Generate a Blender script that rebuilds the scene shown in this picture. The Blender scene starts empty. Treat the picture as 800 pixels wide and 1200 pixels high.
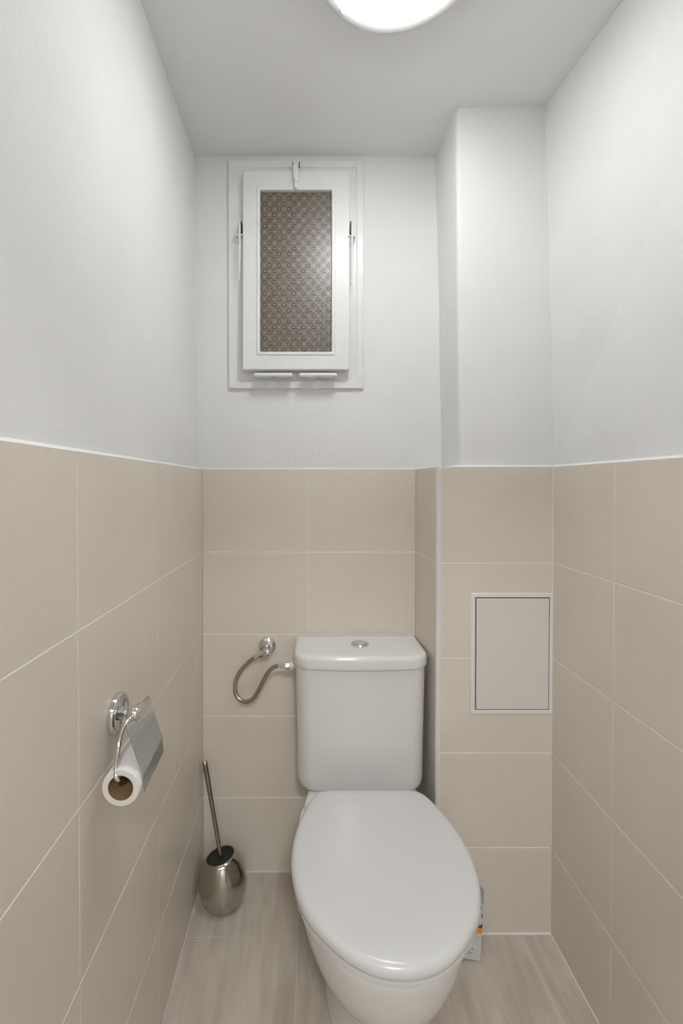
import bpy, bmesh, math, random
from mathutils import Vector, Matrix
random.seed(4)
PI = math.pi
sc = bpy.context.scene
col = sc.collection

# ------------------------------------------------------------------ measures (metres)
F, VX, VY = 515.0, 362.0, 568.0
S = .00265                       # metres per photo pixel on the rear tiled wall
D = F * S                        # distance of the rear tiled wall (1.365)
H = 1.216                        # eye height
DC = 1.1755                      # distance of the boxed-in duct's tiled front
XL, XR = -.331, .653             # tiled side walls
XCB, XCF = .331, .343            # duct's tiled flank, rear and front
ZT = 1.264                       # top of the tiles
ZC = 2.235                       # ceiling
TH = .257                        # tile height


def P(px, py, d):
    return Vector(((px - VX) * d / F, d, H - (py - VY) * d / F))


# ------------------------------------------------------------------ materials
class NT:
    def __init__(s, name):
        s.m = bpy.data.materials.new(name); s.m.use_nodes = True
        s.t = s.m.node_tree; s.b = s.t.nodes['Principled BSDF']

    def n(s, typ, **kw):
        nd = s.t.nodes.new(typ)
        for k, v in kw.items():
            if k.startswith('i_'):
                key = k[2:]
                nd.inputs[int(key) if key.isdigit() else key.replace('_', ' ')].default_value = v
            else: setattr(nd, k, v)
        return nd

    def l(s, a, b): s.t.links.new(a, b)

    def math(s, op, a, b=None, c=None):
        nd = s.n('ShaderNodeMath', operation=op)
        for i, v in enumerate((a, b, c)):
            if v is None: continue
            if isinstance(v, (int, float)): nd.inputs[i].default_value = v
            else: s.l(v, nd.inputs[i])
        return nd.outputs[0]

    def mix(s, f, a, b):
        nd = s.n('ShaderNodeMix', data_type='RGBA')
        for i, v in ((0, f), (6, a), (7, b)):
            if isinstance(v, (int, float, tuple)): nd.inputs[i].default_value = v
            else: s.l(v, nd.inputs[i])
        return nd.outputs[2]

    def set(s, **kw):
        for k, v in kw.items():
            s.b.inputs[k.replace('_', ' ')].default_value = v


def c4(r, g, b): return (r, g, b, 1)


def noise_mat(name, ca, cb, scale=(8, 8, 8), nscale=1.0, rough=.5, bump=0, bscale=200, spec=.5, detail=4, bdist=.001):
    m = NT(name)
    tc = m.n('ShaderNodeTexCoord')
    mp = m.n('ShaderNodeMapping'); mp.inputs['Scale'].default_value = scale
    m.l(tc.outputs['Object'], mp.inputs['Vector'])
    nz = m.n('ShaderNodeTexNoise'); nz.inputs['Scale'].default_value = nscale; nz.inputs['Detail'].default_value = detail
    m.l(mp.outputs[0], nz.inputs['Vector'])
    r = m.n('ShaderNodeMapRange'); r.inputs[1].default_value = .3; r.inputs[2].default_value = .7
    m.l(nz.outputs[0], r.inputs[0])
    m.l(m.mix(r.outputs[0], ca, cb), m.b.inputs['Base Color'])
    m.set(Roughness=rough); m.b.inputs['Specular IOR Level'].default_value = spec
    if bump:
        n2 = m.n('ShaderNodeTexNoise'); n2.inputs['Scale'].default_value = bscale; n2.inputs['Detail'].default_value = 3
        m.l(tc.outputs['Object'], n2.inputs['Vector'])
        bp = m.n('ShaderNodeBump'); bp.inputs['Strength'].default_value = bump; bp.inputs['Distance'].default_value = bdist
        m.l(n2.outputs[0], bp.inputs['Height']); m.l(bp.outputs[0], m.b.inputs['Normal'])
    return m.m


PLASTER = noise_mat('white_plaster', c4(.80, .80, .795), c4(.84, .84, .835), nscale=.6, rough=.85, bump=.35, bscale=90, spec=.2, bdist=.002)
CEILP = noise_mat('ceiling_plaster', c4(.86, .86, .85), c4(.88, .88, .87), nscale=.6, rough=.9, bump=.25, bscale=60, spec=.1, bdist=.002)


def two_scale_mat(name, base, s1, s2, amp1, amp2, rough, tint):
    """base colour with a fine streak noise and broad clouds"""
    m = NT(name); tc = m.n('ShaderNodeTexCoord'); outs = []
    for s_ in (s1, s2):
        mp = m.n('ShaderNodeMapping'); mp.inputs['Scale'].default_value = s_
        m.l(tc.outputs['Object'], mp.inputs['Vector'])
        nz = m.n('ShaderNodeTexNoise', i_Scale=1.0, i_Detail=5.0); m.l(mp.outputs[0], nz.inputs['Vector']); outs.append(nz.outputs[0])
    a = m.math('MULTIPLY', m.math('SUBTRACT', outs[0], .5), amp1)
    b = m.math('MULTIPLY', m.math('SUBTRACT', outs[1], .5), amp2)
    f = m.math('ADD', m.math('ADD', a, b), .5)
    lo = tuple(base[i] * (1 - tint[i]) for i in range(3)) + (1,)
    hi = tuple(min(1, base[i] * (1 + tint[i])) for i in range(3)) + (1,)
    nd = m.n('ShaderNodeClamp'); m.l(f, nd.inputs[0])
    m.l(m.mix(nd.outputs[0], lo, hi), m.b.inputs['Base Color'])
    m.set(Roughness=rough)
    return m


TILEM = two_scale_mat('beige_wall_tile', (.735, .675, .592), (60, 60, 400), (5, 5, 5), 1.2, 1.4, .3, (.05, .06, .075)).m
FLOORM = two_scale_mat('wood_look_floor_tile', (.56, .50, .43), (50, 8, 50), (11, 3.5, 11), 1.8, 2.6, .42, (.13, .15, .17)).m
GROUT = noise_mat('white_grout', c4(.88, .87, .85), c4(.92, .91, .89), nscale=20, rough=.8)
CAULK = noise_mat('white_silicone', c4(.74, .73, .70), c4(.8, .79, .77), nscale=5, rough=.45)
FGROUT = noise_mat('floor_grout', c4(.66, .62, .55), c4(.72, .68, .61), nscale=20, rough=.8)
CERAM = noise_mat('white_glazed_ceramic', c4(.75, .74, .72), c4(.77, .76, .74), nscale=.4, rough=.12)
SEATM = noise_mat('white_seat_plastic', c4(.68, .68, .675), c4(.70, .70, .695), nscale=.4, rough=.22)
PAINT = noise_mat('white_gloss_paint', c4(.80, .80, .79), c4(.83, .83, .82), nscale=2, rough=.30, spec=.35, bump=.2, bscale=45, bdist=.002)
PLAST = noise_mat('white_lamp_plastic', c4(.78, .78, .76), c4(.80, .80, .78), nscale=2, rough=.35)
PANELM = noise_mat('white_enamelled_steel', c4(.79, .78, .755), c4(.81, .80, .775), nscale=2, rough=.35)
PANELD = noise_mat('door_enamelled_steel', c4(.72, .69, .65), c4(.74, .71, .67), nscale=2, rough=.35)
TRIMM = noise_mat('white_corner_profile', c4(.72, .71, .69), c4(.76, .75, .73), nscale=4, rough=.4)
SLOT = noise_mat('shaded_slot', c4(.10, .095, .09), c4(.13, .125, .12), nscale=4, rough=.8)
BLACK = noise_mat('black_gap', c4(.012, .012, .012), c4(.02, .02, .02), nscale=4, rough=.7)
BRISTLE = noise_mat('dark_lining', c4(.008, .01, .007), c4(.035, .04, .03), nscale=180, rough=.9)
PAPER = noise_mat('toilet_paper', c4(.74, .72, .69), c4(.80, .78, .75), nscale=60, rough=.95, bump=.3, bscale=300)
CARD = noise_mat('brown_cardboard_core', c4(.27, .155, .07), c4(.33, .20, .10), nscale=40, rough=.9)
HALLM = noise_mat('hall_paint', c4(.74, .73, .71), c4(.77, .76, .74), nscale=2, rough=.8)


def metal(name, colr, rough, brush=0):
    m = NT(name); m.set(Metallic=1.0, Roughness=rough)
    tc = m.n('ShaderNodeTexCoord'); nz = m.n('ShaderNodeTexNoise', i_Scale=35.0); m.l(tc.outputs['Object'], nz.inputs['Vector'])
    lo = tuple(x * .93 for x in colr) + (1,)
    m.l(m.mix(nz.outputs[0], lo, colr + (1,)), m.b.inputs['Base Color'])
    return m.m


CHROME = metal('polished_chrome', (.74, .74, .74), .07)
STEEL = metal('polished_steel', (.52, .49, .45), .1)
HANDLE = metal('brushed_steel', (.34, .30, .26), .25)
BRAID0 = NT('braided_steel')
BRAID0.set(Metallic=1.0, Roughness=.3)
_tc = BRAID0.n('ShaderNodeTexCoord')
_w = BRAID0.n('ShaderNodeTexChecker', i_Scale=420.0); BRAID0.l(_tc.outputs['Object'], _w.inputs['Vector'])
_w.inputs[1].default_value = c4(.58, .53, .47); _w.inputs[2].default_value = c4(.30, .26, .22)
BRAID0.l(_w.outputs[0], BRAID0.b.inputs['Base Color'])
BRAID = BRAID0.m


def emis(name, colr, strength):
    m = NT(name); m.set(Roughness=.3)
    m.b.inputs['Base Color'].default_value = c4(.8, .8, .78)
    m.b.inputs['Emission Color'].default_value = colr; m.b.inputs['Emission Strength'].default_value = strength
    return m.m


LAMP_S, HALL_FILL_S = 18.8, 98.0
OPAL = emis('lit_opal_diffuser', c4(.975, .99, 1), LAMP_S)
HALLFILL = emis('added_hall_fill', c4(.985, .99, 1), HALL_FILL_S)  # emission of the added fill lamp in the hall


def glass_mat():
    m = NT('patterned_obscure_glass')
    tc = m.n('ShaderNodeTexCoord'); sp = m.n('ShaderNodeSeparateXYZ'); m.l(tc.outputs['Object'], sp.inputs[0])
    a, b = .0302, .01725
    u = m.math('DIVIDE', sp.outputs[0], a); v = m.math('DIVIDE', sp.outputs[2], b)
    row = m.math('FLOOR', v)
    u = m.math('ADD', u, m.math('MULTIPLY', m.math('FLOORED_MODULO', row, 2.0), .5))
    fv = m.math('MULTIPLY', m.math('SUBTRACT', m.math('FRACT', v), .5), b)

    def rad(off):
        fu = m.math('MULTIPLY', m.math('SUBTRACT', m.math('FRACT', m.math('ADD', u, off)), .5), a)
        return m.math('SQRT', m.math('ADD', m.math('POWER', fu, 2), m.math('POWER', fv, 2)))
    r1, r2 = rad(0.0), rad(.5)

    def band(x, c, w):
        d = m.math('DIVIDE', m.math('ABSOLUTE', m.math('SUBTRACT', x, c)), w)
        nd = m.n('ShaderNodeClamp'); m.l(m.math('SUBTRACT', 1.0, d), nd.inputs[0]); return nd.outputs[0]
    ring = band(r1, .0044, .0032); core = band(r1, 0.0, .0036); dot = band(r2, 0.0, .005)
    petal = band(r2, .0075, .003)
    nz = m.n('ShaderNodeTexNoise', i_Scale=60.0, i_Detail=3.0); m.l(tc.outputs['Object'], nz.inputs['Vector'])
    nb = m.n('ShaderNodeTexNoise', i_Scale=9.0, i_Detail=2.0); m.l(tc.outputs['Object'], nb.inputs['Vector'])
    rr = m.n('ShaderNodeMapRange'); rr.inputs[1].default_value = .35; rr.inputs[2].default_value = .65; m.l(nz.outputs[0], rr.inputs[0])
    base = m.mix(rr.outputs[0], c4(.115, .078, .04), c4(.18, .135, .085))
    base = m.mix(m.math('MULTIPLY', petal, .22), base, c4(.30, .285, .27))
    base = m.mix(m.math('MULTIPLY', ring, 1.0), base, c4(.008, .012, .02))
    base = m.mix(m.math('MULTIPLY', core, .9), base, c4(.42, .40, .36))
    base = m.mix(m.math('MULTIPLY', dot, .75), base, c4(.48, .37, .27))
    m.l(base, m.b.inputs['Base Color'])
    m.set(Roughness=.42, IOR=1.6); m.b.inputs['Transmission Weight'].default_value = .15
    m.b.inputs['Coat Weight'].default_value = 1.0; m.b.inputs['Coat Roughness'].default_value = .32
    hgt = m.math('ADD', m.math('SUBTRACT', m.math('ADD', ring, m.math('MULTIPLY', petal, .4)), m.math('MULTIPLY', core, .8)), m.math('MULTIPLY', nz.outputs[0], .6))
    bp = m.n('ShaderNodeBump', i_Strength=.55, i_Distance=.0012)
    m.l(hgt, bp.inputs['Height']); m.l(bp.outputs[0], m.b.inputs['Normal'])
    return m.m


GLASS = glass_mat()


def pack_mat():
    """printed front of the carton: white with an orange band, black picture and pale green print"""
    m = NT('printed_carton')
    tc = m.n('ShaderNodeTexCoord'); sp = m.n('ShaderNodeSeparateXYZ'); m.l(tc.outputs['Object'], sp.inputs[0])
    x, z = sp.outputs[0], sp.outputs[2]

    def inside(v, lo, hi): return m.math('MULTIPLY', m.math('GREATER_THAN', v, lo), m.math('LESS_THAN', v, hi))
    nz = m.n('ShaderNodeTexNoise', i_Scale=95.0, i_Detail=2.0); m.l(tc.outputs['Object'], nz.inputs['Vector'])
    blot = m.math('GREATER_THAN', nz.outputs[0], .5)
    nf = m.n('ShaderNodeTexNoise', i_Scale=260.0, i_Detail=1.0); m.l(tc.outputs['Object'], nf.inputs['Vector'])
    txt = m.math('GREATER_THAN', nf.outputs[0], .55)
    c = c4(.55, .57, .55)
    c = m.mix(m.math('MULTIPLY', inside(z, .041, .052), .5), c, c4(.42, .52, .36))
    c = m.mix(m.math('MULTIPLY', m.math('MULTIPLY', inside(z, .008, .024), inside(x, .008, .032)), txt), c, c4(.15, .30, .10))
    c = m.mix(inside(z, .055, .067), c, c4(.85, .27, .02))
    c = m.mix(inside(z, .067, .071), c, c4(.10, .05, .02))
    c = m.mix(m.math('MULTIPLY', inside(z, .071, .118), blot), c, c4(.012, .012, .016))
    c = m.mix(m.math('GREATER_THAN', z, .118), c, c4(.33, .34, .37))
    m.l(c, m.b.inputs['Base Color']); m.set(Roughness=.35)
    return m.m


PACK = pack_mat()


# ------------------------------------------------------------------ mesh helpers
def obj(name, bm, mats, parent=None, smooth=None, bevel=0, segs=2):
    bmesh.ops.remove_doubles(bm, verts=bm.verts, dist=1e-6)
    bmesh.ops.recalc_face_normals(bm, faces=bm.faces)
    me = bpy.data.meshes.new(name); bm.to_mesh(me); bm.free()
    for m in (mats if isinstance(mats, (list, tuple)) else [mats]): me.materials.append(m)
    o = bpy.data.objects.new(name, me); col.objects.link(o)
    if parent is not None:
        o.parent = parent
        o.matrix_parent_inverse = parent.matrix_basis.inverted()
    if smooth is not None:
        for p in me.polygons: p.use_smooth = True
        me.set_sharp_from_angle(angle=math.radians(smooth))
    if bevel:
        b = o.modifiers.new('bevel', 'BEVEL'); b.width = bevel; b.segments = segs; b.limit_method = 'ANGLE'; b.angle_limit = math.radians(40)
        for p in me.polygons: p.use_smooth = True
        me.set_sharp_from_angle(angle=math.radians(35)) if smooth is None else None
        b.harden_normals = False
    return o


def box(bm, x0, x1, y0, y1, z0, z1, mi=0):
    v = [bm.verts.new(p) for p in ((x0, y0, z0), (x1, y0, z0), (x1, y1, z0), (x0, y1, z0), (x0, y0, z1), (x1, y0, z1), (x1, y1, z1), (x0, y1, z1))]
    for f in ((0, 3, 2, 1), (4, 5, 6, 7), (0, 1, 5, 4), (1, 2, 6, 5), (2, 3, 7, 6), (3, 0, 4, 7)):
        bm.faces.new([v[i] for i in f]).material_index = mi


def hexa(bm, pts, mi=0):
    v = [bm.verts.new(p) for p in pts]
    for f in ((0, 3, 2, 1), (4, 5, 6, 7), (0, 1, 5, 4), (1, 2, 6, 5), (2, 3, 7, 6), (3, 0, 4, 7)):
        bm.faces.new([v[i] for i in f]).material_index = mi


def loft(bm, rings, cap0=True, cap1=True, closed=True, mi=0):
    R = [[bm.verts.new(p) for p in r] for r in rings]
    n = len(R[0])
    for a, b in zip(R, R[1:]):
        for i in range(n if closed else n - 1):
            j = (i + 1) % n
            bm.faces.new((a[i], a[j], b[j], b[i])).material_index = mi
    if cap0: bm.faces.new(R[0][::-1]).material_index = mi
    if cap1: bm.faces.new(R[-1]).material_index = mi
    return R


def frame_at(t):
    t = t.normalized(); up = Vector((0, 0, 1)) if abs(t.z) < .95 else Vector((1, 0, 0))
    a = t.cross(up).normalized(); b = t.cross(a).normalized()
    return a, b


def tube(bm, pts, r, n=14, caps=True, mi=0):
    pts = [Vector(p) for p in pts]; rs = r if isinstance(r, (list, tuple)) else [r] * len(pts)
    rings = []; a = None
    for i, p in enumerate(pts):
        t = (pts[min(i + 1, len(pts) - 1)] - pts[max(i - 1, 0)]).normalized()
        if a is None: a, b = frame_at(t)
        else:
            a = (a - t * a.dot(t)).normalized(); b = t.cross(a).normalized()
        rings.append([p + (a * math.cos(2 * PI * k / n) + b * math.sin(2 * PI * k / n)) * rs[i] for k in range(n)])
    loft(bm, rings, caps, caps, mi=mi)


def lathe(bm, prof, o=(0, 0, 0), axis=(0, 0, 1), n=40, cap0=True, cap1=True, mi=0):
    """prof: (radius, height along axis)"""
    ax = Vector(axis).normalized(); a, b = frame_at(ax); o = Vector(o)
    loft(bm, [[o + ax * h + (a * math.cos(2 * PI * k / n) + b * math.sin(2 * PI * k / n)) * max(r, 1e-5) for k in range(n)] for r, h in prof], cap0, cap1, mi=mi)


def crom(pts, k=8, closed=False):
    pts = [Vector(p) for p in pts]; out = []; n = len(pts)
    for i in range(n if closed else n - 1):
        g = (lambda j: pts[j % n]) if closed else (lambda j: pts[min(max(j, 0), n - 1)])
        p0, p1, p2, p3 = g(i - 1), g(i), g(i + 1), g(i + 2)
        for s in range(k):
            t = s / k
            out.append(.5 * ((2 * p1) + (p2 - p0) * t + (2 * p0 - 5 * p1 + 4 * p2 - p3) * t * t + (3 * p1 - p0 - 3 * p2 + p3) * t ** 3))
    if not closed: out.append(pts[-1])
    return out


def resample(pts, n):
    """closed polyline -> n evenly spaced points"""
    P_ = pts + [pts[0]]; L = [0]
    for a, b in zip(P_, P_[1:]): L.append(L[-1] + (b - a).length)
    out = []; j = 0
    for i in range(n):
        s = L[-1] * i / n
        while L[j + 1] < s: j += 1
        f = (s - L[j]) / max(L[j + 1] - L[j], 1e-9); out.append(P_[j].lerp(P_[j + 1], f))
    return out


def inset(pts, d):
    """move a closed planar (xy) outline inwards by d"""
    n = len(pts); area = sum(pts[i].x * pts[(i + 1) % n].y - pts[(i + 1) % n].x * pts[i].y for i in range(n))
    s = 1 if area > 0 else -1; out = []
    for i in range(n):
        t = (pts[(i + 1) % n] - pts[i - 1]); t.z = 0; t.normalize()
        out.append(pts[i] + Vector((-t.y, t.x, 0)) * d * s)
    return out


def layers(bm, out, lv, mi=0, cap0=True, cap1=True):
    c = sum(out, Vector()) / len(out); hx = max(abs(p.x - c.x) for p in out); hy = max(abs(p.y - c.y) for p in out)
    rings = []
    for d, z in lv:
        fx, fy = 1 - d / hx, 1 - d / hy
        rings.append([Vector((c.x + (p.x - c.x) * fx, c.y + (p.y - c.y) * fy, z)) for p in out])
    loft(bm, rings, cap0, cap1, mi=mi)


def rrect(x0, x1, y0, y1, rf, rb, bow=0, k=10):
    """rounded rectangle in plan; y0 is the front, bowed out by `bow`"""
    pts = []
    for cx, cy, r, a0 in ((x0 + rf, y0 + rf, rf, PI), (x1 - rf, y0 + rf, rf, 1.5 * PI), (x1 - rb, y1 - rb, rb, 0), (x0 + rb, y1 - rb, rb, .5 * PI)):
        for i in range(k + 1):
            t = a0 + .5 * PI * i / k
            pts.append(Vector((cx + r * math.cos(t), cy + r * math.sin(t), 0)))
        if cy == y0 + rf and cx == x0 + rf:
            for i in range(1, 16): pts.append(Vector((x0 + rf + (x1 - x0 - 2 * rf) * i / 16, y0, 0)))
    xm, hw = (x0 + x1) / 2, (x1 - x0) / 2
    for p in pts:
        w = max(0, min(1, (y1 - p.y) / (y1 - y0)))
        p.y -= bow * (1 - ((p.x - xm) / hw) ** 2) * w ** 3
    return pts


def empty(name, loc, label=None, cat=None, group=None, kind=None):
    o = bpy.data.objects.new(name, None); o.location = loc; o.empty_display_size = .05; col.objects.link(o)
    return tag(o, label, cat, group, kind)


def tag(o, label=None, cat=None, group=None, kind=None):
    for k, v in (('label', label), ('category', cat), ('group', group), ('kind', kind)):
        if v: o[k] = v
    return o


def struct(o, label, cat='wall'):
    return tag(o, label, cat, None, 'structure')


# ------------------------------------------------------------------ the room shell
YB = -.30          # the room's doorway wall, behind the photographer
YP = 1.377         # rear plaster
YCP = 1.198        # duct plaster front


def plaster_hexa(bm, f, rows):
    """rows: list of (z, [4 plan corners]) lofted upward"""
    loft(bm, [[Vector((x, y, z)) for x, y in cs] for z, cs in rows])


bm = bmesh.new()
xo = -.46
rows = [(0, -.345), (ZT, -.3395), (ZT + .006, -.3465), (ZC + .06, -.3555)]
plaster_hexa(bm, None, [(z, [(xo, YB), (x, YB), (x, YP + .1), (xo, YP + .1)]) for z, x in rows])
wall_left = struct(obj('wall_left', bm, PLASTER), 'white plastered left wall above beige tiling')
bm = bmesh.new(); xo = .86
rows = [(0, .672, .672), (ZT, .6610, .6610), (ZT + .006, .670, .672), (ZC + .06, .633, .699)]
loft(bm, [[Vector((xo, YP + .1, z)), Vector((xa + (xa - xb) * .3, YP + .1, z)), Vector((xa, YCP, z)), Vector((xb, .5, z)), Vector((xb, YB, z)), Vector((xo, YB, z))] for z, xa, xb in rows])
wall_right = struct(obj('wall_right', bm, PLASTER), 'white plastered right wall above beige tiling')

# rear wall with a hole for the small window
WX0, WX1, WZ0, WZ1 = P(278, 0, D).x, P(418, 0, D).x, P(0, 446, D).z, P(0, 199, D).z
bm = bmesh.new()
yo = YP + .14
box(bm, -.46, WX0, YP, yo, 0, ZC + .06); box(bm, WX1, .46, YP, yo, 0, ZC + .06)
box(bm, WX0, WX1, YP, yo, 0, WZ0); box(bm, WX0, WX1, YP, yo, WZ1, ZC + .06)
hexa(bm, [(-.37, YP - .006, ZT - .01), (.42, YP - .006, ZT - .01), (.42, YP + .02, ZT - .01), (-.37, YP + .02, ZT - .01),
          (-.37, YP - .0005, ZT + .006), (.42, YP - .0005, ZT + .006), (.42, YP + .02, ZT + .006), (-.37, YP + .02, ZT + .006)])
wall_back = struct(obj('wall_back', bm, PLASTER), 'white plastered rear wall behind the toilet')

# boxed-in duct in the rear right corner (rounded plaster arris)


def duct_ring(z, xf, xb, yf, r=.013):
    pts = [Vector((xb, YP + .05, z))]
    t = Vector((xf - xb, yf - YP, 0)).normalized(); c = Vector((xf, yf, z))
    for i in range(7):
        s = i / 6; a = c - t * r; b = c + Vector((r, 0, 0))
        pts.append((1 - s) ** 2 * a + 2 * s * (1 - s) * c + s * s * b)
    pts += [Vector((.72, yf, z)), Vector((.72, YP + .05, z))]
    return pts


bm = bmesh.new()
loft(bm, [duct_ring(0, .412, .418, YCP), duct_ring(ZT - .01, .412, .418, YCP), duct_ring(ZT + .35, .405, .408, YCP), duct_ring(ZC + .06, .3975, .387, YCP)])
for z0, z1, dy in ((ZT - .01, ZT + .006, .0215),):
    loft(bm, [[Vector((.350, DC + .009, z0)), Vector((.665, DC + .009, z0)), Vector((.665, YCP + .02, z0)), Vector((.42, YCP + .02, z0)), Vector((.42, D + .01, z0)), Vector((.339, D + .01, z0))],
              [Vector((.405, YCP - .001, z1)), Vector((.675, YCP - .001, z1)), Vector((.675, YCP + .02, z1)), Vector((.43, YCP + .02, z1)), Vector((.43, D + .01, z1)), Vector((.408, D + .01, z1))]])
wall_duct = struct(obj('wall_duct', bm, PLASTER, smooth=40), 'white plastered boxed-in duct in the right rear corner')

bm = bmesh.new(); box(bm, -.46, .86, YB, YP + .14, ZC, ZC + .12)
ceiling = struct(obj('ceiling', bm, CEILP), 'plain white ceiling', 'ceiling')


# ------------------------------------------------------------------ tiling: real tiles with grout joints
def tile_field(bm, org, ud, nd_, us, zs, gu=.0008, gz=.0013, t=.006, back=.010):
    """us, zs: joint positions along ud and z; nd_ points into the room"""
    org, ud, nd_ = Vector(org), Vector(ud), Vector(nd_)
    for i in range(len(us) - 1):
        for j in range(len(zs) - 1):
            u0, u1 = us[i] + (gu if i else 0), us[i + 1] - (gu if i < len(us) - 2 else 0)
            z0, z1 = zs[j] + gz, zs[j + 1] - (gz if j < len(zs) - 2 else 0)
            c = []
            for n_ in (0, -t):
                e = 0 if n_ else .0006
                c.append([org + ud * a + Vector((0, 0, b)) + nd_ * n_ for a, b in ((u0 + e, z0 + e), (u1 - e, z0 + e), (u1 - e, z1 - e), (u0 + e, z1 - e))])
            mid = [org + ud * a + Vector((0, 0, b)) - nd_ * .0005 for a, b in ((u0, z0), (u1, z0), (u1, z1), (u0, z1))]
            loft(bm, [c[1], mid, c[0]], mi=0)
    u0, u1, z0, z1 = us[0], us[-1], zs[0], zs[-1]
    c = [[org + ud * a + Vector((0, 0, b)) + nd_ * n_ for a, b in ((u0, z0), (u1, z0), (u1, z1), (u0, z1))] for n_ in (-back, -.0007)]
    loft(bm, c, mi=1)


zs = [0] + [ZT - k * TH for k in (4, 3, 2, 1, 0)]
bm = bmesh.new()
ys = [YB, .301, .627, .956, 1.282, D]
tile_field(bm, (XL, 0, 0), (0, 1, 0), (1, 0, 0), ys, zs)
obj('tile_cladding', bm, [TILEM, GROUT], wall_left)
bm = bmesh.new()
tile_field(bm, (XR, 0, 0), (0, 1, 0), (-1, 0, 0), [YB, .284, .6115, .939, DC], zs, back=.016)
obj('tile_cladding', bm, [TILEM, GROUT], wall_right)
bm = bmesh.new()
tile_field(bm, (0, D, 0), (1, 0, 0), (0, -1, 0), [XL, -.003, XCB], zs)
obj('tile_cladding', bm, [TILEM, GROUT], wall_back)
bm = bmesh.new()
# front of the duct, leaving the access panel's opening
AX0, AX1, AZ0, AZ1 = P(555, 0, DC).x, P(646.5, 0, DC).x, P(0, 836, DC).z, P(0, 698, DC).z
tile_field(bm, (0, DC, 0), (1, 0, 0), (0, -1, 0), [XCF + .008, XR], zs, back=.02)
fl = Vector((XCB - XCF, D - DC, 0)); L = fl.length; fl.normalize(); nn = Vector((-fl.y, fl.x, 0))
tile_field(bm, (XCF, DC, 0), fl, nn, [.004, L], zs, back=.05)
obj('tile_cladding', bm, [TILEM, GROUT], wall_duct)
bm = bmesh.new()   # quarter-round corner profile
pr = [(XCF + .010, DC - .0015), (XCF + .003, DC - .0012), (XCF - .0002, DC + .0002), (XCF - .0022, DC + .004), (XCF - .0022, DC + .008), (XCF + .004, DC + .010), (XCF + .010, DC + .008)]
loft(bm, [[Vector((x, y, z)) for x, y in pr] for z in (0, ZT - .0005)])
obj('corner_profile', bm, TRIMM, wall_duct, smooth=50)['label'] = 'white plastic corner profile'


def bead(bm, a, b, r):
    a, b = Vector(a), Vector(b); pts = [a.lerp(b, i / 12) for i in range(13)]
    tube(bm, pts, [r * random.uniform(.85, 1.15) for _ in pts], n=8)


bm = bmesh.new()
bead(bm, (XR - .0005, DC - .0005, .004), (XR - .0005, DC - .0005, ZT), .0022)
bead(bm, (XCF + .01, DC - .001, .001), (XR, DC - .001, .001), .003)
obj('silicone_bead', bm, CAULK, wall_duct, smooth=60)
bm = bmesh.new(); bead(bm, (XR, YB, .001), (XR, DC, .001), .0022)
obj('silicone_bead', bm, CAULK, wall_right, smooth=60)
bm = bmesh.new(); bead(bm, (XL, YB, .0006), (XL, D, .0006), .0016)
obj('silicone_bead', bm, CAULK, wall_left, smooth=60)
bm = bmesh.new(); bead(bm, (XL, D, .0006), (XCB, D, .0006), .0016)
obj('silicone_bead', bm, CAULK, wall_back, smooth=60)

# floor of long tiles
bm = bmesh.new()
xs = [XL - .01, -.0315, .272, .574, XR + .01]; g = .0011
cols_y = [[YB, .56, 1.166, D + .01], [YB, .3, .86, D + .01], [YB, .58, 1.19, D + .01], [YB, .32, .94, DC + .01]]
for i in range(4):
    yy = cols_y[i]
    for j in range(len(yy) - 1):
        box(bm, xs[i] + g, xs[i + 1] - g, yy[j] + g, yy[j + 1] - g, -.008, 0, 0)
box(bm, -.46, .86, YB, YP + .14, -.05, -.0008, 1)
struct(obj('floor', bm, [FLOORM, FGROUT]), 'grey-beige wood-look floor tiles', 'floor')

# front wall with the open doorway, and the unseen hall that houses the added fill lamp
bm = bmesh.new()
dx0, dx1, dz = -.24, .50, 2.0
box(bm, -.9, dx0, YB - .1, YB, 0, 2.36); box(bm, dx1, 1.3, YB - .1, YB, 0, 2.36); box(bm, dx0, dx1, YB - .1, YB, dz, 2.36)
struct(obj('wall_front', bm, PLASTER), 'white wall with the open doorway behind the camera')
bm = bmesh.new()
for a, b in ((dx0, dx0 + .03), (dx1 - .03, dx1)): box(bm, a, b, YB - .115, YB + .012, 0, dz)
box(bm, dx0, dx1, YB - .115, YB + .012, dz - .03, dz)
struct(obj('trim_1', bm, PAINT, bevel=.004), 'white doorway lining behind the camera', 'trim')
HY = YB - 1.5
bm = bmesh.new()
box(bm, -1.0, -.9, HY, YB - .1, 0, 2.36); hl = struct(obj('wall_hall_left', bm, HALLM), 'hall side wall on the left')
bm = bmesh.new()
box(bm, 1.3, 1.4, HY, YB - .1, 0, 2.36); struct(obj('wall_hall_right', bm, HALLM), 'hall side wall on the right')
bm = bmesh.new()
box(bm, -1.0, 1.4, HY - .1, HY, 0, 2.36); struct(obj('wall_hall_rear', bm, HALLM), 'far wall of the hall')
bm = bmesh.new()
box(bm, -1.0, 1.4, HY - .1, YB, 2.36, 2.46); struct(obj('ceiling_hall', bm, HALLM), 'ceiling of the hall', 'ceiling')
bm = bmesh.new()
box(bm, -1.0, 1.4, HY - .1, YB, -.05, 0); struct(obj('floor_hall', bm, FLOORM), 'floor of the hall', 'floor')


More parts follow.
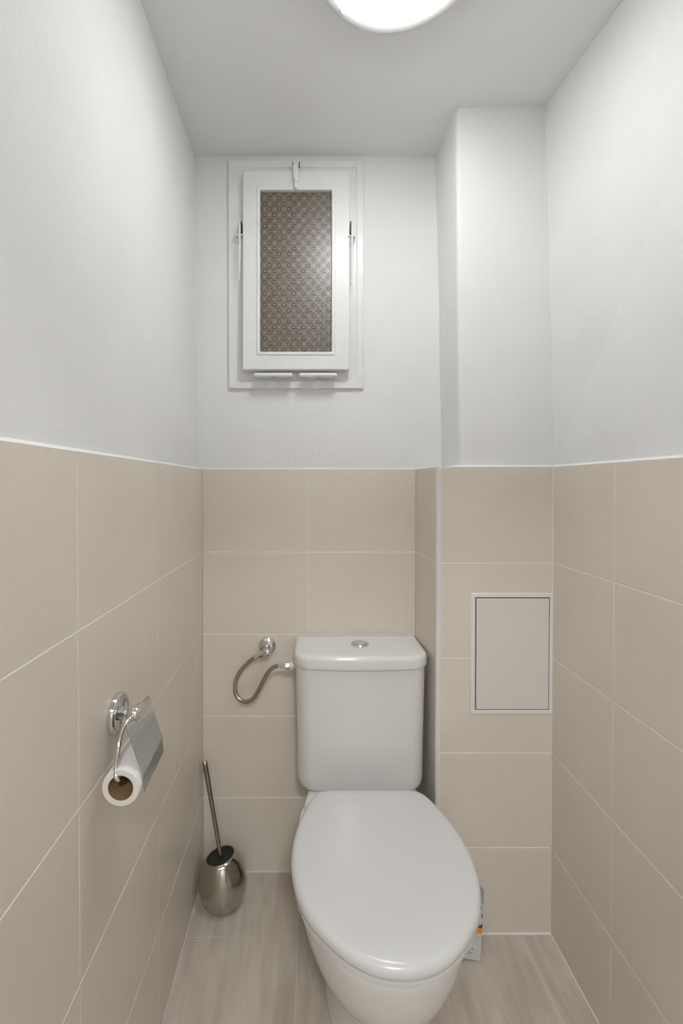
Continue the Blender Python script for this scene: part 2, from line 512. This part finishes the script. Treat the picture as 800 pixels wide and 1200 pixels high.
# ------------------------------------------------------------------ ceiling lamp and added hall fill lamp
def ceiling_lamp(name, cx, cy, zc, r, label, opal):
    t = empty(name, (cx, cy, zc), label, 'lamp')
    bm = bmesh.new()
    lathe(bm, [(r * .96, 0), (r * .99, -.004), (r, -.019), (r * .995, -.0215), (r * .98, -.0232), (r * .95, -.0238), (r * .86, -.0242), (r * .84, -.0232), (.001, -.0232)], (cx, cy, zc), n=72)
    obj('base_ring', bm, PLAST, t, smooth=40)
    bm = bmesh.new()
    lathe(bm, [(r * .835, -.0236), (r * .832, -.0262), (r * .79, -.031), (r * .66, -.040), (r * .45, -.046), (r * .2, -.050), (.001, -.051)], (cx, cy, zc), n=72, cap0=True)
    obj('opal_diffuser', bm, opal, t, smooth=60)
    for a in (130, 250, 10):
        x, y = cx + math.cos(math.radians(a)) * r * .90, cy + math.sin(math.radians(a)) * r * .90
        bm = bmesh.new(); lathe(bm, [(.004, -.022), (.0046, -.027), (.004, -.030), (.002, -.0315), (.0005, -.032)], (x, y, zc), n=16)
        obj('retaining_screw', bm, PLAST, t, smooth=50)
    return t


ceiling_lamp('ceiling_lamp', .170, .815, ZC, .172, 'round flush ceiling lamp with a glowing opal diffuser and white ring', OPAL)
ceiling_lamp('ceiling_lamp', .15, YB - .75, 2.36, .19, 'round fill lamp added in the unseen hall behind the doorway', HALLFILL)  # unseen lamp added as fill, to even out the light in the room

# ------------------------------------------------------------------ the window
win = struct(empty('window_1', P(347, 456, D)), 'small white painted hopper window with patterned obscure glass', 'window')


def wx(px, d=D): return (px - VX) * d / F
def wz(py, d=D): return H - (py - VY) * d / F


def frame(bm, o, i, y0, y1):
    """rectangular frame o=(x0,x1,z0,z1) around i, from y0 (front) to y1, mitred"""
    def ring(r, y): return [Vector((r[0], y, r[2])), Vector((r[1], y, r[2])), Vector((r[1], y, r[3])), Vector((r[0], y, r[3]))]
    loft(bm, [ring(o, y1), ring(o, y0), ring(i, y0), ring(i, y1)], cap0=False, cap1=False)
    R = [ring(o, y1), ring(i, y1)]
    loft(bm, R, False, False)


yc = D + .002
co = (wx(267.5), wx(426), wz(455.5), wz(189.5))
ci = (wx(278.5), wx(417.5), wz(446), wz(198.5))
bm = bmesh.new(); frame(bm, co, ci, D + .003, YP + .03)
obj('casing', bm, PAINT, win, bevel=.0035, segs=3)
bm = bmesh.new()
ri = (ci[0] + .05, ci[1] - .05, ci[2] + .06, ci[3] - .05)
frame(bm, (ci[0] - .002, ci[1] + .002, ci[2] - .002, ci[3] + .002), ri, D + .0065, YP + .05)
obj('inner_frame', bm, PAINT, win, bevel=.002)
ys0 = D - .012
so = (wx(285, ys0), wx(409, ys0), wz(435, ys0), wz(203, ys0))
si = (wx(304.5, ys0), wx(389, ys0), wz(415, ys0), wz(225.5, ys0))
sash = empty('sash', P(347, 203, D)); sash.parent = win; sash.matrix_parent_inverse = win.matrix_basis.inverted()
bm = bmesh.new(); frame(bm, so, si, ys0, ys0 + .018)
sf = obj('sash_frame', bm, PAINT, sash, bevel=.003, segs=3)
bm = bmesh.new(); e = .0085
frame(bm, (si[0] - e, si[1] + e, si[2] - e, si[3] + e), (si[0] + .0015, si[1] - .0015, si[2] + .0015, si[3] - .0015), ys0 - .0022, ys0 + .012)
obj('glazing_bead', bm, PAINT, sash, bevel=.0018)
bm = bmesh.new(); box(bm, si[0] - .004, si[1] + .004, ys0 + .010, ys0 + .014, si[2] - .004, si[3] + .004)
obj('glass_pane', bm, GLASS, sash)['label'] = 'pane of brownish obscure glass patterned with small rings'
# dark light-well behind the glass
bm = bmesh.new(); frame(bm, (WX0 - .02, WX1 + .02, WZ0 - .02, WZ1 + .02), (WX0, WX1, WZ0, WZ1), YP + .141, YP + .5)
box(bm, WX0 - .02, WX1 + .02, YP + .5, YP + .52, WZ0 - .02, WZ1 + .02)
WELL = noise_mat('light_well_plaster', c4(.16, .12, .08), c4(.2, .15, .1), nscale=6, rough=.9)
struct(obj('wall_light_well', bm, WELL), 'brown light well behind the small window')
# top latch
bm = bmesh.new()
zt = wz(198.5)
hexa(bm, [(wx(343.6), D - .005, zt - .002), (wx(351.6), D - .005, zt - .002), (wx(351.6), D + .004, zt - .002), (wx(343.6), D + .004, zt - .002),
          (wx(343.8), D - .004, zt + .02), (wx(351.4), D - .004, zt + .02), (wx(351.4), D + .004, zt + .02), (wx(343.8), D + .004, zt + .02)])
obj('latch_keeper', bm, PAINT, win, bevel=.0012)
bm = bmesh.new(); box(bm, wx(344), wx(349.9), D - .026, D - .016, wz(213.2, D - .024), wz(197.3, D - .024))
box(bm, wx(344.9), wx(349), D - .017, D - .002, wz(203), wz(198))
obj('latch_bolt', bm, PAINT, sash, bevel=.0014)
bm = bmesh.new(); tube(bm, [P(347, 212, D - .019), P(347, 217, D - .021), P(346.8, 221, D - .022), P(346.7, 224, D - .021)], [.0045, .0056, .0054, .003], n=12)
obj('latch_knob', bm, PAINT, sash, smooth=60)
# dark hooks at the latch
bm = bmesh.new(); box(bm, wx(350.2), wx(351.2), D - .014, D - .012, wz(203.5), wz(197)); box(bm, wx(343.0), wx(343.6), D - .014, D - .012, wz(200), wz(197))
obj('latch_gap', bm, BLACK, sash)
# side stays
for px, sgn in ((281.2, -1), (412.2, 1)):
    st = bmesh.new(); y = D - .020
    tube(st, [P(px, 261 if sgn < 0 else 264, y), P(px, 270, y), P(px, 300, y), P(px - .9, 330 if sgn < 0 else 334, y)], [.0022, .0029, .0029, .0022], n=10)
    s_ = obj('stay_arm', st, PAINT, win, smooth=60)
    bm = bmesh.new()
    tube(bm, [P(px - 4 * 1, 277.3, y + .002), P(px + 4.5, 277.3, y + .002)] if sgn < 0 else [P(px - 5, 278.5, y + .002), P(px + 3.5, 278.5, y + .002)], .0024, n=10)
    tube(bm, [P(px - 3.2 * 1 if sgn < 0 else px + 3, 277.3, y + .001), P(px - 3.2 if sgn < 0 else px + 3, 277.3, YP)], .003, n=10)
    obj('stay_pivot', bm, PAINT, s_, smooth=60)
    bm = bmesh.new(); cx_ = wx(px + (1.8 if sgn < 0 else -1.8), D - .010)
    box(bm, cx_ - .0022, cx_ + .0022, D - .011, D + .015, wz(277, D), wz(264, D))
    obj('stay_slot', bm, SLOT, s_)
sash.rotation_euler.x = math.radians(-1.2)      # the sash stands slightly proud at its lower edge
# bottom barrel hinges
for x0, x1 in ((297.5, 343), (350, 395)):
    y = D - .027; r = .0063; h = empty('hinge', P((x0 + x1) / 2, 440, y)); h.parent = win; h.matrix_parent_inverse = win.matrix_basis.inverted()
    xm = (x0 + x1) / 2
    for a, b in ((x0, xm - .15), (xm + .15, x1)):
        bm = bmesh.new(); A, B = P(a, 440, y), P(b, 440, y); t_ = (B - A).normalized(); L_ = (B - A).length
        if a == x0: lathe(bm, [(.0005, 0), (r * .6, .0006), (r * .9, .002), (r, .005), (r, L_)], A, t_, n=20)
        else: lathe(bm, [(r, 0), (r, L_ - .005), (r * .9, L_ - .002), (r * .6, L_ - .0006), (.0005, L_)], A, t_, n=20)
        box(bm, A.x + .004, B.x - .004, y, YP + .004, A.z - .003, A.z + .003)
        obj('hinge_knuckle', bm, PAINT, h, smooth=50)

# ------------------------------------------------------------------ access panel
ap = empty('access_panel', P(600, 838, DC), 'white steel inspection hatch set in the tiles of the duct', 'access panel')
ya = DC - .003
o_ = (wx(552.3, ya), wx(649, ya), wz(838.5, ya), wz(695.7, ya)); i_ = (wx(557.6, ya), wx(645.2, ya), wz(833.8, ya), wz(700.6, ya))
bm = bmesh.new(); frame(bm, o_, i_, ya, DC + .004)
obj('hatch_frame', bm, PANELM, ap, bevel=.0012)
bm = bmesh.new(); box(bm, i_[0] - .001, i_[1] + .001, DC - .0006, DC + .003, i_[2] - .001, i_[3] + .001)
obj('hatch_recess', bm, BLACK, ap)
bm = bmesh.new(); box(bm, wx(558.9, ya), wx(644.3, ya), ya + .0002, DC + .001, wz(833.0, ya), wz(701.8, ya))
obj('hatch_door', bm, PANELD, ap, bevel=.001)

# ------------------------------------------------------------------ toilet
toilet = empty('toilet', (.148, .95, 0), 'white close-coupled ceramic toilet with closed seat and dual-flush cistern', 'toilet')
CX = .1485


def bowl_ring(z, hw, yf, yb, hb, n=72, p=2.3):
    """plan outline: elliptical nose to a squarer rear"""
    ym = yf + (yb - yf) * .44
    pts = []
    for i in range(n):
        t = 2 * PI * i / n
        s, c = math.sin(t), math.cos(t)
        if c >= 0:     # front half
            y = ym - (ym - yf) * abs(c) ** (2 / 2.15); x = hw * math.copysign(abs(s) ** (2 / 2.15), s)
        else:          # rear half: goes from hw to hb, squarer
            q = abs(c) ** (2 / 4.5); xx = math.copysign(abs(s) ** (2 / 4.5), s)
            y = ym + (yb - ym) * q; f = (y - ym) / (yb - ym)
            x = xx * (hw + (hb - hw) * (3 * f * f - 2 * f ** 3))
        pts.append(Vector((CX + x, y, z)))
    return pts


bm = bmesh.new()
lv = [(0, .108, .875, 1.31, .10), (.004, .112, .868, 1.315, .105), (.03, .108, .872, 1.315, .103), (.10, .102, .872, 1.318, .102), (.16, .105, .856, 1.32, .105), (.195, .113, .826, 1.322, .110), (.225, .127, .786, 1.323, .116),
      (.26, .146, .750, 1.325, .124), (.295, .161, .727, 1.327, .133), (.335, .172, .712, 1.33, .14), (.375, .1785, .702, 1.33, .145), (.400, .180, .697, 1.33, .147), (.407, .178, .699, 1.329, .145), (.410, .168, .709, 1.32, .137)]
loft(bm, [bowl_ring(z, hw, yf, yb, hb) for z, hw, yf, yb, hb in lv])
for v in bm.verts:      # the deck behind the seat steps down to carry the cistern
    f = max(0, min(1, (v.co.y - 1.085) / .06)); f = f * f * (3 - 2 * f)
    if v.co.z > .33: v.co.z -= .038 * f * (v.co.z - .33) / .08
bowl = obj('bowl', bm, CERAM, toilet, smooth=60)
m_ = bowl.modifiers.new('sub', 'SUBSURF'); m_.levels = 1; m_.render_levels = 2

half = [(1.106, 0), (1.106, .05), (1.1055, .10), (1.101, .122), (1.088, .137), (1.05, .155), (.985, .1765), (.92, .185), (.87, .1825), (.826, .1725), (.78, .1515), (.742, .119), (.712, .083), (.694, .045), (.6875, 0)]
half = [(y, x * 1.019) for y, x in half]
pts = [(CX + .0028 + x, y, 0) for y, x in half] + [(CX + .0028 - x, y, 0) for y, x in half[-2:0:-1]]
seat_out = resample(crom(pts, 8, closed=True), 120)
bm = bmesh.new()
layers(bm, seat_out, [(.012, .4225), (.004, .4235), (.0008, .427), (0, .432), (.0008, .4375), (.0035, .4420), (.008, .4453), (.014, .4470), (.03, .4482), (.07, .4490), (.12, .4492)])
obj('seat_lid', bm, SEATM, toilet, smooth=50)
inner = resample(crom([(CX + .11 * math.sin(a) * (1 if math.cos(a) < 0 else 1.0), .90 - .145 * math.cos(a), 0) for a in [2 * PI * i / 24 for i in range(24)]], 4, closed=True), 120)
bm = bmesh.new()
so_ = inset(seat_out, .0035)
# seat ring: outer wall + inner wall (the opening under the lid)
start = min(range(120), key=lambda k: (inner[k] - so_[0]).length)
inner = inner[start:] + inner[:start]
if (inner[30] - so_[30]).length > (inner[-30] - so_[30]).length: inner = [inner[0]] + inner[:0:-1]
rg = lambda pts_, z, d=0: [Vector((p.x, p.y, z)) for p in (inset(pts_, d) if d else pts_)]
R = [rg(inner, .4095), rg(so_, .4095, .003), rg(so_, .4115), rg(so_, .4185), rg(so_, .4205, .003), rg(inner, .4205), rg(inner, .4095)]
loft(bm, R, False, False)
obj('seat', bm, SEATM, toilet, smooth=50)
for s in (-1, 1):
    bm = bmesh.new()
    lathe(bm, [(.003, -.013), (.008, -.012), (.009, -.010), (.009, .022), (.008, .024), (.003, .025)], (CX + s * .078, 1.118, .414), (1 * s, 0, 0), n=20)
    lathe(bm, [(.012, 0), (.012, .010), (.008, .014), (.008, .030)], (CX + s * .078, 1.118, .386), n=20)
    obj('seat_hinge', bm, SEATM, toilet, smooth=50)

# cistern
bm = bmesh.new()
x0, x1 = -.0375, .3255; cb = 1.357
secs = []
for z, dx, dyf in ((.3735, .022, .016), (.374, .0155, .009), (.3775, .011, .005), (.3835, .0078, .003), (.394, .006, .0015), (.41, .0052, .001), (.50, .0045, 0), (.60, .0025, 0), (.70, .0005, 0), (.717, 0, 0)):
    secs.append([Vector((p.x, p.y, z)) for p in rrect(x0 + dx, x1 - dx, 1.193 + dyf, cb - dx * .4, .042, .008, .010)])
loft(bm, secs)
# bottom corner rounding seen from the front
for v in bm.verts:
    for sx, xe in ((-1, x0 + .005), (1, x1 - .005)):
        r = .026; dxx = (v.co.x - (xe - sx * r)) * sx; dzz = (.374 + r) - v.co.z
        if dxx > 0 and dzz > 0:
            k = math.hypot(dxx, dzz)
            if k > r: v.co.x = xe - sx * r + sx * dxx * r / k; v.co.z = .374 + r - dzz * r / k
obj('cistern_tank', bm, CERAM, toilet, smooth=60)
bm = bmesh.new()
lid = rrect(-.0415, .3295, 1.186, 1.3615, .046, .006, .012)
layers(bm, lid, [(.006, .7155), (.0015, .716), (.0003, .7185), (0, .723), (0, .738), (.0012, .7435), (.0038, .7475), (.008, .7498), (.015, .7512), (.03, .7516)])
obj('cistern_lid', bm, CERAM, toilet, smooth=50)
bm = bmesh.new()
bc = (.1475, 1.272, .7512)
lathe(bm, [(.0255, 0), (.0258, .0022), (.0245, .0042), (.0205, .0056), (.0195, .005), (.0188, .0035), (.001, .0033)], bc, n=48)
fb = obj('flush_button', bm, CHROME, toilet, smooth=40)
for s in (0, 1):
    bm = bmesh.new(); ring0 = []
    def half_disc(r, z, gap=.0005):
        a0 = s * PI + .35
        pts_ = [Vector((bc[0] + r * math.cos(a0 + PI * i / 20), bc[1] + r * math.sin(a0 + PI * i / 20), z)) for i in range(21)]
        nrm = Vector((math.cos(a0 + PI / 2), math.sin(a0 + PI / 2), 0)) * gap
        return [p + nrm for p in pts_]
    loft(bm, [half_disc(.0182, bc[2] + .003), half_disc(.0182, bc[2] + .0055 + .0007 * s), half_disc(.017, bc[2] + .0065 + .0007 * s)])
    obj('button_half', bm, CHROME, fb, smooth=40)

# ------------------------------------------------------------------ water connection
av = empty('angle_valve', P(312.6, 757, D), 'chrome angle valve with round rosette on the tiles left of the cistern', 'valve')
c0 = P(312.8, 757.2, D)
bm = bmesh.new(); lathe(bm, [(.0275, 0), (.0275, .002), (.026, .006), (.022, .0095), (.014, .011), (.009, .011)], c0, (0, -1, 0), n=40)
obj('rosette', bm, CHROME, av, smooth=45)
bm = bmesh.new()
e1 = c0 + Vector((-.002, -.040, -.008)); e0 = P(304, 767.8, D - .038)
tube(bm, [c0 + Vector((0, -.008, 0)), c0 + Vector((0, -.02, -.002)), e1], [.0085, .0085, .009], n=16)
t_ = (e0 - e1).normalized()
tube(bm, [e1 - t_ * .012, e1 - t_ * .008, e1 + t_ * .004, e1 + t_ * .010], [.009, .011, .011, .009], n=18)
obj('valve_body', bm, CHROME, av, smooth=50)
bm = bmesh.new()
tube(bm, [e1 + t_ * .008, e1 + t_ * .0085, e1 + t_ * .021, e1 + t_ * .0215], [.006, .0105, .0105, .006], n=6)
obj('hex_nut', bm, CHROME, av)
bm = bmesh.new()
lathe(bm, [(.006, 0), (.006, .006), (.0045, .008)], e1 + Vector((.0, -.004, .004)), (.15, -.75, .5), n=16)
obj('valve_stem', bm, CHROME, av, smooth=45)

hs = empty('water_hose', P(275, 810, D), 'braided steel water hose looping from the valve into the cistern', 'hose')
path = [(304.5, 767.5, 1.327), (299, 771, 1.328), (290.5, 777.3, 1.334), (281, 788, 1.338), (275.6, 800, 1.338), (275.2, 812, 1.334), (280, 820.8, 1.328), (287.5, 824, 1.32),
        (295.5, 820.5, 1.312), (302, 811, 1.304), (307.5, 800, 1.298), (313.8, 789, 1.292), (321, 782.5, 1.286), (328.5, 780.8, 1.282), (334, 781, 1.28)]
hp = crom([P(*p) for p in path], 8)
bm = bmesh.new(); tube(bm, hp, .0062, n=16)
obj('hose', bm, BRAID, hs, smooth=80)
bm = bmesh.new()
a = P(326.5, 780.9, 1.282); tube(bm, [a, P(333.5, 781, 1.281)], .0071, n=18)
obj('ferrule', bm, CHROME, hs, smooth=50)
bm = bmesh.new(); tube(bm, [hp[0], hp[9]], .0071, n=18)
obj('ferrule', bm, CHROME, hs, smooth=50)
bm = bmesh.new(); tube(bm, [P(333.5, 781, 1.28), P(333.8, 781, 1.28), P(338.6, 781.2, 1.28), P(339, 781.2, 1.28)], [.007, .0115, .0115, .007], n=6)
obj('hex_nut', bm, CHROME, hs)
inl = bmesh.new(); y_ = 1.28
lathe(inl, [(.0075, 0), (.0075, .004), (.0125, .0042), (.0125, .0085), (.008, .009), (.008, .024)], P(339, 781.2, y_), (1, 0, 0), n=24)
o = obj('inlet_fitting', inl, PLAST, toilet, smooth=45); o['label'] = 'white plastic inlet fitting'

# ------------------------------------------------------------------ toilet brush
bx_, by_ = -.2515, 1.272
hold = empty('toilet_brush_holder', (bx_, by_, 0), 'egg-shaped polished steel toilet brush holder on the floor in the left corner', 'brush holder')
bm = bmesh.new()
prof = [(.046, .0), (.050, .001), (.056, .007), (.063, .022), (.0685, .040), (.0705, .058), (.0695, .075), (.066, .092), (.061, .105), (.0545, .118), (.0475, .127), (.0425, .132)]
n = 64; rings = []
tx, ty = .22, -.10      # slope of the obliquely cut mouth


def holder_ring(r, z):
    f = max(0, (z - .03) / .107) ** 2
    out = []
    for k in range(n):
        t = 2 * PI * k / n; x, y = r * math.cos(t), r * math.sin(t)
        out.append(Vector((bx_ + x - .009 * f, by_ + y, z + f * (x * tx + y * ty))))
    return out


rings = [holder_ring(r, z) for r, z in prof]
rings += [holder_ring(.0402, .1325), holder_ring(.039, .131), holder_ring(.039, .118), holder_ring(.045, .10)]
loft(bm, rings, True, False)
obj('holder_body', bm, STEEL, hold, smooth=70)
bm = bmesh.new(); lathe(bm, [(.047, 0), (.0475, .0015), (.0475, .003)], (bx_, by_, 0), n=48)
obj('rubber_base', bm, BLACK, hold, smooth=40)
bm = bmesh.new(); loft(bm, [holder_ring(.0388, .106), holder_ring(.0388, .1255), holder_ring(.010, .124)], True, True)
obj('inner_liner', bm, BRISTLE, hold, smooth=40)
brush = empty('toilet_brush', (bx_, by_, .06), 'toilet brush with a slim dark steel handle standing in the steel holder', 'brush')
top = P(238.8, 895, 1.335); ent = P(256.3, 1001, 1.274)
dr = (top - ent).normalized(); bot = ent - dr * .045
bm = bmesh.new(); tube(bm, [bot, ent, ent.lerp(top, .5), top - dr * .01, top - dr * .001, top], [.0056, .0058, .0066, .0078, .0080, .0072], n=20)
obj('handle', bm, HANDLE, brush, smooth=50)
bm = bmesh.new(); tube(bm, [top - dr * .0005, top + dr * .0012, top + dr * .0018], [.0066, .0062, .003], n=20)
obj('end_cap', bm, CHROME, brush, smooth=50)
bm = bmesh.new()
for k in range(150):
    q = random.random(); c = ent - dr * (.024 + .028 * q); a, b = frame_at(dr); th = random.uniform(0, 2 * PI)
    e = c + (a * math.cos(th) + b * math.sin(th)) * random.uniform(.018, .026)
    tube(bm, [c, e], [.0008, .0006], n=4)
br = obj('bristles', bm, BRISTLE, brush)
br['kind'] = 'stuff'

# ------------------------------------------------------------------ toilet roll holder
rh = empty('toilet_roll_holder', P(133, 838, .745), 'chrome toilet roll holder with hinged cover on the left tiled wall', 'roll holder')
zc_ = .8255; yc_ = .746
bm = bmesh.new(); lathe(bm, [(.0335, 0), (.0345, .002), (.0345, .008), (.033, .0105), (.029, .012), (.022, .0105), (.016, .0095), (.009, .0095)], (XL, yc_, zc_), (1, 0, 0), n=48)
obj('wall_plate', bm, CHROME, rh, smooth=40)
bm = bmesh.new()
bxc = Vector((-.2812, .706, .8465))
A = Vector((XL + .008, yc_, zc_)); dd = (bxc - A); L_ = dd.length
lathe(bm, [(.0105, 0), (.0105, .003), (.0075, .004), (.0068, .008), (.0092, .0095), (.0098, .0115), (.0092, .0135), (.0065, .0155), (.0062, .0185), (.0078, .020), (.0075, .0225), (.006, .024), (.006, L_)], A, dd, n=28)
obj('post', bm, CHROME, rh, smooth=50)
bm = bmesh.new(); r = .0118
lathe(bm, [(r * math.sin(PI * i / 14), -r * math.cos(PI * i / 14)) for i in range(15)], bxc, (.2, -.95, 0), n=28, cap0=False, cap1=False)
lathe(bm, [(.0075, 0), (.009, .004), (.0088, .014), (.007, .018)], bxc + Vector((0, .004, 0)), (.1, 1, 0), n=24)
obj('hinge_knob', bm, CHROME, rh, smooth=60)
# wire arm
axr = Vector((-.2858, 0, .7558))
arm = [bxc + Vector((.001, -.006, -.004)), P(150, 844.5, .690), P(142.5, 856, .683), P(138.8, 868, .680), P(136.6, 882, .672), P(134.6, 897, .668), P(133.6, 908, .663), P(134.8, 914.5, .660), P(138.5, 916, .664),
       Vector((-.2865, .682, axr.z + .0085)), Vector((axr.x, .70, axr.z + .010)), Vector((axr.x, .755, axr.z + .010))]
bm = bmesh.new(); tube(bm, crom(arm, 8), .0035, n=14)
obj('wire_arm', bm, CHROME, rh, smooth=80)


def sheet(bm, grid, th):
    """solid plate from a grid of points (rows x cols), thickness th along the face normal"""
    nr, nc = len(grid), len(grid[0]); T, B = [], []
    for i in range(nr):
        T.append([]); B.append([])
        for j in range(nc):
            p = grid[i][j]
            du = grid[min(i + 1, nr - 1)][j] - grid[max(i - 1, 0)][j]; dv = grid[i][min(j + 1, nc - 1)] - grid[i][max(j - 1, 0)]
            nn_ = du.cross(dv).normalized() * th * .5
            T[-1].append(bm.verts.new(p + nn_)); B[-1].append(bm.verts.new(p - nn_))
    for i in range(nr - 1):
        for j in range(nc - 1):
            bm.faces.new((T[i][j], T[i][j + 1], T[i + 1][j + 1], T[i + 1][j])); bm.faces.new((B[i][j], B[i + 1][j], B[i + 1][j + 1], B[i][j + 1]))
    for i in range(nr - 1):
        bm.faces.new((T[i][0], T[i + 1][0], B[i + 1][0], B[i][0])); bm.faces.new((T[i][-1], B[i][-1], B[i + 1][-1], T[i + 1][-1]))
    for j in range(nc - 1):
        bm.faces.new((T[0][j], B[0][j], B[0][j + 1], T[0][j + 1])); bm.faces.new((T[-1][j], T[-1][j + 1], B[-1][j + 1], B[-1][j]))


y0, y1 = .672, .765
hn, hf = P(146.9, 856.5, y0), P(178.9, 835, y1)
bn, bf = P(164.6, 908.5, y0), P(188.5, 864, y1)
ln, lf = P(167.3, 931, y0), P(190, 883, y1)
rows_ = []
for a, b in ((hn, hf), (hn.lerp(bn, .35), hf.lerp(bf, .35)), (hn.lerp(bn, .7), hf.lerp(bf, .7)), (hn.lerp(bn, .93), hf.lerp(bf, .93)), (bn + Vector((.001, 0, -.002)), bf + Vector((.001, 0, -.002))), (bn.lerp(ln, .25), bf.lerp(lf, .25)), (ln, lf)):
    rows_.append([a.lerp(b, t) for t in (0, .25, .5, .75, 1)])
bm = bmesh.new(); sheet(bm, rows_, .0012)
COVER = metal('cover_chrome', (.50, .50, .50), .16)
obj('roll_cover', bm, COVER, rh, smooth=50)
# fixed strip above the hinge
up = Vector((-.012, 0, .0105))
un, uf = P(164, 824.5, .745), P(172.5, 816, y1)
bm = bmesh.new(); g1 = Vector((-.0006, 0, .0012)); hn = hn.lerp(hf, .34)
sheet(bm, [[(hn + g1).lerp(hf + g1, t) for t in (0, .5, 1)], [(hn + g1).lerp(un, .85).lerp((hf + g1).lerp(uf, .85), t) for t in (0, .5, 1)], [un.lerp(uf, t) for t in (0, .5, 1)]], .0016)
obj('cover_bracket', bm, metal('bracket_chrome', (.7, .7, .7), .14), rh, smooth=50)

roll = empty('toilet_roll', (axr.x, .71, axr.z), 'partly used white toilet roll hanging on the chrome holder', 'toilet roll')
yn, yf_ = .661, .762; ro, ri_ = .0288, .0186
bm = bmesh.new()
lathe(bm, [(ri_ + .0008, yf_), (ro - .001, yf_), (ro, yf_ - .001), (ro, yn + .0015), (ro - .0012, yn), (ri_ + .0008, yn), (ri_ + .0008, yf_)], (axr.x, 0, axr.z), (0, 1, 0), n=64, cap0=False, cap1=False)
obj('paper', bm, PAPER, roll, smooth=40)
bm = bmesh.new()
lathe(bm, [(ri_, yf_), (ri_ + .0008, yf_), (ri_ + .0008, yn), (ri_, yn), (ri_, yf_)], (axr.x, 0, axr.z), (0, 1, 0), n=48, cap0=False, cap1=False)
obj('cardboard_core', bm, CARD, roll, smooth=40)

# ------------------------------------------------------------------ carton leaning behind the toilet
pk = bmesh.new()
w, h, t, r = .052, .152, .010, .007
pts = []
for cx, cz, a0 in ((r, r, PI), (w - r, r, 1.5 * PI), (w - r, h - r, 0), (r, h - r, .5 * PI)):
    for i in range(7):
        a = a0 + .5 * PI * i / 6; pts.append((cx + r * math.cos(a), cz + r * math.sin(a)))
loft(pk, [[Vector((x, 0, z)) for x, z in pts], [Vector((x, t * .4, z)) for x, z in pts]])
loft(pk, [[Vector((x * .97 + .0008, t * .4, z * .985 + .001)) for x, z in pts], [Vector((x * .97 + .0008, t * .7, z * .985 + .001)) for x, z in pts]], mi=1)
loft(pk, [[Vector((x, t * .7, z)) for x, z in pts], [Vector((x, t, z)) for x, z in pts]], mi=2)
EDGE = noise_mat('pack_edge', c4(.2, .2, .18), c4(.26, .25, .23), nscale=40, rough=.6)
GREYC = noise_mat('grey_card', c4(.38, .37, .34), c4(.44, .43, .40), nscale=40, rough=.6)
o = obj('cleaner_pack', pk, [PACK, EDGE, GREYC], smooth=40)
o.rotation_euler = (math.radians(-20), math.radians(12), 0); o.location = (.3860, 1.106, .0112)
tag(o, 'small printed pack with orange band and black picture leaning behind the toilet', 'package')

# ------------------------------------------------------------------ world, camera, view
w = bpy.data.worlds.new('world'); sc.world = w; w.use_nodes = True
w.node_tree.nodes['Background'].inputs[0].default_value = c4(.05, .05, .05); w.node_tree.nodes['Background'].inputs[1].default_value = .2
cam = bpy.data.cameras.new('camera'); co_ = bpy.data.objects.new('camera', cam); col.objects.link(co_); sc.camera = co_
pitch = .7
cam.sensor_fit = 'VERTICAL'; cam.sensor_height = 36; cam.sensor_width = 24; cam.lens = 36 * F / 1200
cam.shift_x = (400 - VX) / 1200; cam.shift_y = -((600 - VY) - math.tan(math.radians(pitch)) * F) / 1200
co_.location = (0, 0, H); co_.rotation_euler = (math.radians(90 - pitch), 0, 0); cam.clip_start = .02
vs = sc.view_settings; vs.view_transform = 'Standard'; vs.look = 'None'; vs.exposure = .26; vs.gamma = 1; vs.use_curve_mapping = False
